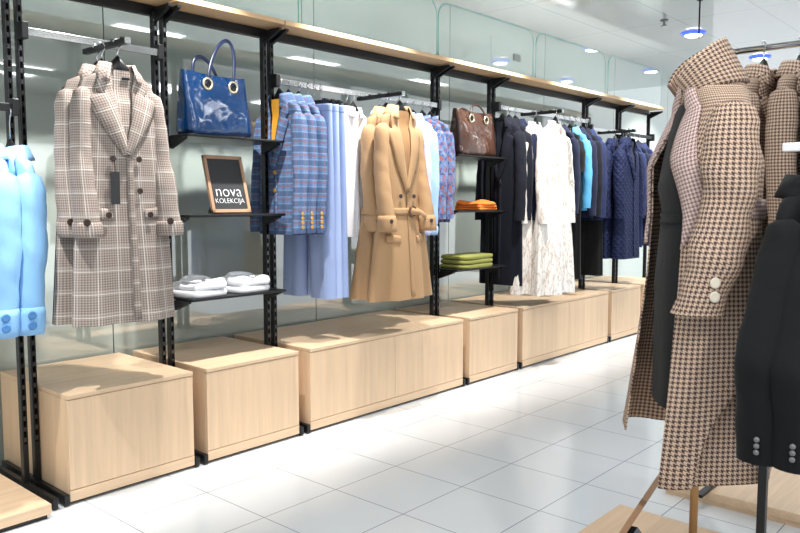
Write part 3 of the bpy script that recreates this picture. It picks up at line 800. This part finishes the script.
# open front: each edge swings clear of the centre
def coat_panel(th0, th1, hemf, n, grow=0., g2=0.):
    zs = []
    for a, b in zip(prof, prof[1:]):
        k = max(1, int((a[0] - b[0]) / .025)); zs += [lerp(a[0], b[0], i / k) for i in range(k)]
    zs.append(prof[-1][0]); R = []; U = []; V = 0; last = None
    for z in zs:
        r = []; u = []
        if last: V -= math.hypot(z - last[0], prof_at(prof, z)[0] - last[1])
        last = (z, prof_at(prof, z)[0])
        t = smooth((-.02 - z) / .9)
        for j in range(n + 1):
            f = j / n; th = lerp(th0(z), th1(z), f); zz = z + hemf(th) * smooth((-.4 - z) / .6)
            g = grow + g2 * t
            p = CB.pt(th, zz, g); r.append(p); u.append((CB.arc(th), V))
        R.append(r); U.append(u)
    m = MB(); m.grid(R, False, U); return m
# wearer's left side faces the camera: angles run front (-90) -> left (+x, 0) -> back (90) -> right (180)
openL = lambda z: -PI / 2 + .12 + .75 * smooth((-.05 - z) / .3) + .1 * smooth((-.35 - z) / .6)
openR = lambda z: 1.5 * PI - .12 - .35 * smooth((-.05 - z) / .3) + .25 * smooth((-.35 - z) / .6)
slit = lambda z: .10 + .5 * (-z)
coat_panel(openL, lambda z: .62 - .85 * smooth((-.42 - z) / .55), lambda th: -.008 + .03 * (th + .5), 26, .0, .022).build('front_panel', 'houndstooth', ct, solid=.005)
coat_panel(lambda z: .05 - .62 * smooth((-.36 - z) / .5), openR, lambda th: .05 * smooth((th - 1.6) / 2.4), 60).build('back_panel', 'houndstooth', ct, solid=.005)
ct.scale = FIG; dt.scale = FIG
# raised collar
R = []; U = []; nn = 40; a0, a1 = -.34 * PI, 1.34 * PI
for q in range(8):
    f = q / 7; z = .0 + f * .112; rx = lerp(.098, .07, f); ry = lerp(.088, .072, f)
    row = []; u = []
    for j in range(nn + 1):
        a = lerp(a0, a1, j / nn); e = abs(2 * j / nn - 1) ** 2.1
        row.append((rx * math.cos(a), .014 - .05 * f + ry * math.sin(a), z - .035 * e * (1 - f) - .11 * e * f)); u.append((a * .08, z))
    R.append(row); U.append(u)
m = MB(); m.grid(R, False, U); m.build('collar', 'houndstooth', ct, solid=.009)
# wide lapels turned along the open edge
for s, op in ((1, openL), (-1, openR)):
    R = []; U = []
    for q in range(22):
        z = .01 - .42 * q / 21; th = op(z); f = q / 21
        wd = .6 * math.sin(PI * min(1, f * .8 + .2)) ** .8 + .03
        row = []; u = []
        for j in range(6):
            t = j / 5; tt = th + s * wd * t
            p = CB.pt(tt, z, .007 + .010 * math.sin(PI * t)); row.append(p); u.append((tt * .15 + z * .4, z - tt * .04))
        R.append(row); U.append(u)
    m = MB(); m.grid(R, False, U); m.build('lapel', 'houndstooth_fine', ct, solid=.005)
# sleeves
for s in (1, -1):
    x0 = s * .175
    pts = [(x0, .012, -.06, .016, .02), (x0 + s * .006, .012, -.075, .034, .05), (x0 + s * .014, .008, -.11, .052, .064), (x0 + s * .022, .004, -.16, .06, .069), (s * .215, -.006, -.3, .06, .066), (s * .232, -.04, -.44, .058, .068), (s * .235, -.078, -.555, .056, .06)]
    if s < 0: pts = [(p[0], p[1] + .09 * min(1, max(0, (-.16 - p[2]) / .3)), *p[2:]) for p in pts]
    sv = sleeve_mesh(pts, 28, 40 + s, .004, 0).build('sleeve', 'houndstooth', ct)
    if s > 0:
        for q in range(2):
            button(sv, 'ivory_button', (s * (.235 + .056), -.055, -.51 + q * .032), .013, 'x', 'cuff_button')
# half belt across the back
R = []; U = []
for q in range(4):
    z = -.335 + .045 * q / 3
    R.append([CB.pt(lerp(.32, PI - .32, j / 30), z, .009) for j in range(31)]); U.append([(j * .02, z) for j in range(31)])
m = MB(); m.grid(R, False, U); m.build('half_belt', 'houndstooth_fine', ct, solid=.006)

# easel sign on the low platform, seen edge on
et = thing('easel_sign', 'thin wooden-framed easel sign seen edge-on, beside the mannequin pole', 'sign', (1.976, 0.991, .0505), math.radians(191.3))
# ------------------------------------------------------------------ racks on the right
rk = thing('garment_rack', 'chrome rail on black posts behind the mannequin', 'clothes rack', (2.94, .5, 0))
MB().tube([(.02, .50, 1.7), (-.01, -.9, 1.7)], .012, 12).build('hang_rail', 'chrome', rk)
for y in (.485, -.88):
    bx(.01, .03, y - .01, y + .01, .051 if y > -.3 else .0, 1.7).build('post', 'black_metal', rk, smooth=False, bevel=.002)
    bx(-.15, .2, y - .012, y + .012, .0505 if y > -.3 else .0, .062 if y > -.3 else .012).build('foot', 'black_metal', rk, smooth=False)
for i, (y, mt, L, lab, hl) in enumerate(((.86, 'houndstooth', .95, 'houndstooth coat on the rail, directly behind the mannequin coat', HL + 'the houndstooth coat behind the mannequin'),
                                (.74, 'houndstooth', .95, 'houndstooth coat on the rail, beside the black jacket', HL + 'the houndstooth coat beside the black jacket'),
                                (.62, 'black_wool', .8, 'black jacket on the chrome rail beside the houndstooth coats', HL + 'the black jacket on the chrome rail'))):
    garment('overcoat' if i < 2 else 'jacket', lab, 'coat' if i < 2 else 'jacket', (2.93, y, 1.60), -.05, mt, L=L, sw=.155, chest=.16, hem=.18, d=.05, sl=.6, sr=(.05, .044), sa=.02, lap=.045, collar='coat', lining=mt, seed=140 + i, hanger_label=hl, rail=.1)

gs = thing('garment_stand', 'black garment stand with a pale arm carrying the black jackets', 'clothes rack', (1.955, .535, 0))
bx(-.01, .01, -.01, .01, .0505, .8).build('post', 'black_metal', gs, smooth=False, bevel=.002)
bx(-.01, .01, -.9, -.01, .12, .14).build('cross_bar', 'black_metal', gs, smooth=False)
bx(-.01, .01, -.92, -.90, .0505 - .0505, 1.264).build('post', 'black_metal', gs, smooth=False)
bx(-.16, .16, -.012, .012, .0505, .062).build('foot', 'black_metal', gs, smooth=False)
bx(-.065, -.01, -.92, -.9, 1.23, 1.25).build('arm_support', 'black_metal', gs, smooth=False)
bx(-.055, -.035, -.92, -.025, 1.264, 1.284).build('arm', 'white_enamel', gs, smooth=False, bevel=.003)
for i, (y, lab, hl) in enumerate(((.475, 'black jacket in the right foreground, nearer the mannequin coat', HL + 'the black jacket nearer the mannequin'), (.405, 'black jacket in the right foreground, cut by the right edge', HL + 'the black jacket at the right edge'))):
    garment('jacket', lab, 'jacket', (2.03, y, 1.18), -.1, 'black_wool', L=.63, sw=.155, chest=.16, hem=.17, d=.05, sl=.57, sr=(.05, .044), sa=.19, lap=.04, collar='coat', lining='black_wool', vz=-.34, seed=150 + i,
            cuff_btn=(3, 'grey_button', .006, 'out'), hanger_label=hl, rail=.088)

# easel parts
m = MB(); w, h, fr = .24, .34, .014; lean = .49
m.box(-w / 2, -w / 2 + fr, -.008, .008, 0, h); m.box(w / 2 - fr, w / 2, -.008, .008, 0, h); m.box(-w / 2, w / 2, -.008, .008, 0, fr); m.box(-w / 2, w / 2, -.008, .008, h - fr, h)
o = m.build('frame', 'frame_wood', et, smooth=False, bevel=.0015, loc=(0, 0, .005)); o.rotation_euler = (-lean, 0, 0)
o = bx(-w / 2 + fr, w / 2 - fr, -.003, .003, fr, h - fr).build('board', 'sign_board', et, smooth=False, loc=(0, 0, .005)); o.rotation_euler = (-lean, 0, 0)
k = MB()
for xx in (-.025, .025):
    for p in ((.095, .17), (.115, .17), (.26, .001), (.23, .001)): k.add((xx, p[0], p[1]))
k.f = [(0, 1, 2, 3), (7, 6, 5, 4), (0, 4, 5, 1), (1, 5, 6, 2), (2, 6, 7, 3), (3, 7, 4, 0)]
k.build('easel_strut', 'black_plastic', et, smooth=False)

# ------------------------------------------------------------------ ceiling fittings
def downlight(x, y, label, r=.10, group=None):
    t = thing('ceiling_light', label, 'ceiling light', (x, y, ZC), 0, group)
    MB().lathe([(r * .98, -.001), (r, -.006), (r * .72, -.022), (r * .7, -.02)], 32).build('rim', 'lamp_blue', t)
    MB().lathe([(r * .69, -.022), (r * .6, -.03), (r * .3, -.036), (.001, -.037)], 32).build('diffuser', 'lamp_glow', t)
downlight(6.5, 2.47, 'round blue-rimmed ceiling light above the mannequin collar')
downlight(8.0, 2.38, 'round blue-rimmed ceiling light right of the mannequin collar')
t = thing('sprinkler', 'small grey sprinkler head on the ceiling', 'sprinkler', (5.9, 2.473, ZC))
MB().lathe([(.03, -.001), (.03, -.008), (.01, -.012), (.01, -.04), (.024, -.042), (.024, -.046)], 16).build('head', 'grey_plate', t)
t = thing('suspension_rod', 'thin black rod hanging from the ceiling above the mannequin', 'rod', (5.487, 2.046, ZC))
MB().tube([(0, 0, -.001), (0, 0, -.26)], .006, 8).build('rod', 'black_metal', t)
MB().lathe([(.02, -.001), (.02, -.006)], 12).build('ceiling_cap', 'black_metal', t)

# ------------------------------------------------------------------ lights
def spot(loc, aim, e, size=60, blend=.5, r=.05, col=(1, .97, .93)):
    l = bpy.data.lights.new('spot', 'SPOT'); l.energy = e; l.spot_size = math.radians(size); l.spot_blend = blend; l.shadow_soft_size = r; l.color = col
    o = bpy.data.objects.new('spot', l); COL.objects.link(o); o.location = loc
    o.rotation_euler = (Vector(aim) - Vector(loc)).to_track_quat('-Z', 'Y').to_euler()
def area(loc, sx, sy, e, col=(1, 1, 1)):
    l = bpy.data.lights.new('area', 'AREA'); l.shape = 'RECTANGLE'; l.size = sx * S; l.size_y = sy * S; l.energy = e; l.color = col
    o = bpy.data.objects.new('area', l); COL.objects.link(o); o.location = loc
for x in (.55, 1.75, 2.95, 4.15, 5.35, 6.5, 7.7): spot((x, 2.42, ZC - .05), (x, 3.25, 1.0), 190, 76, .5, .035)
for x in (.2, 1.6, 3.4, 5.2, 7.0):
    for y in (-1.6, .9): area((x, y, ZC - .02), .6, .6, 13, (.97, .99, 1))
spot((1.2, -.6, ZC - .06), (1.75, .6, 1.0), 60, 45, .7)

for i in range(8):  # hidden uplights added on the canopy boards to brighten ceiling and upper glass
    area(((J[i] + J[i + 1]) / 2, 3.06, 2.035), (J[i + 1] - J[i]) * .8, .12, 3.2 * (J[i + 1] - J[i]), (.95, 1, 1)); COL.objects[-1].rotation_euler = (PI, 0, 0)
w = bpy.data.worlds.new('world'); SC.world = w; w.use_nodes = True
w.node_tree.nodes['Background'].inputs[0].default_value = (.9, .96, 1, 1); w.node_tree.nodes['Background'].inputs[1].default_value = 1.0

# ------------------------------------------------------------------ camera
H = 1.15; F_ = 758.; pitch = math.atan(65 / F_); yaw = math.radians(41.5387)
cd = bpy.data.cameras.new('camera'); cam = bpy.data.objects.new('camera', cd); COL.objects.link(cam)
cd.sensor_width = 36; cd.lens = 36 * F_ / 800; cd.clip_start = .02
cam.location = (0, 0, H); cam.rotation_euler = (PI / 2 - pitch, 0, yaw - PI / 2)
SC.camera = cam

GROUPS = {'clothes_hanger': 'black hangers on the rails and arms', 'cabinet': 'oak cabinets along the glass wall', 'display_rack': 'black rack bays along the glass wall',
          'blazer': 'checked blazers on the wall rail', 'trousers': 'pale blue trousers on the wall rail', 'blouse': 'sprigged blouses on the wall rail', 'trench_coat': 'tan trench coats on the arm',
          'kaftan': 'white kaftans on the arm', 'folded_shirt': 'folded white shirts on the lower shelf', 'folded_sweater': 'folded olive knits on the far lower shelf', 'ceiling_light': 'blue-rimmed ceiling lights',
          'display_platform': 'low oak platforms', 'handbag': 'handbags on the top shelves'}
WORDS = (('sky blue', 'sky blue jackets at the left edge'), ('taupe checked', 'taupe checked overcoats on the arm'), ('white shirt', 'white shirts behind the trench coats'), ('shirt', 'pale shirts right of the trench coats'),
         ('long navy', 'long navy coats beside the brown handbag'), ('quilted navy', 'quilted navy coats'), ('houndstooth coat on the rail', 'houndstooth coats on the chrome rail'),
         ('black jacket in the right', 'black jackets in the right foreground'), ('long black dress', 'long black dresses'), ('navy', 'navy jackets and coats on the far rails'))
for o in list(COL.objects):
    if o.get('label') and not o.get('group'):
        k = o.name.split('.')[0]
        if k in GROUPS: o['group'] = GROUPS[k]
        elif k in ('jacket', 'overcoat', 'shirt', 'dress'):
            for wd, gr in WORDS:
                if wd in o['label']: o['group'] = gr; break

# everything was laid out in drawing units: bring it to metres
for o in list(COL.objects):
    if o.parent is None:
        o.location = o.location * S
        if o.type in ('MESH', 'EMPTY'): o.scale = o.scale * S
bpy.context.view_layer.update()
for o in list(COL.objects):              # structures: bake the scale so their materials read in metres
    if o.get('kind') == 'structure': o.data.transform(Matrix.Scale(S, 4)); o.scale = (1, 1, 1)

vs = SC.view_settings; vs.view_transform = 'Standard'; vs.look = 'None'; vs.gamma = 1; vs.use_curve_mapping = False; vs.exposure = 0.42
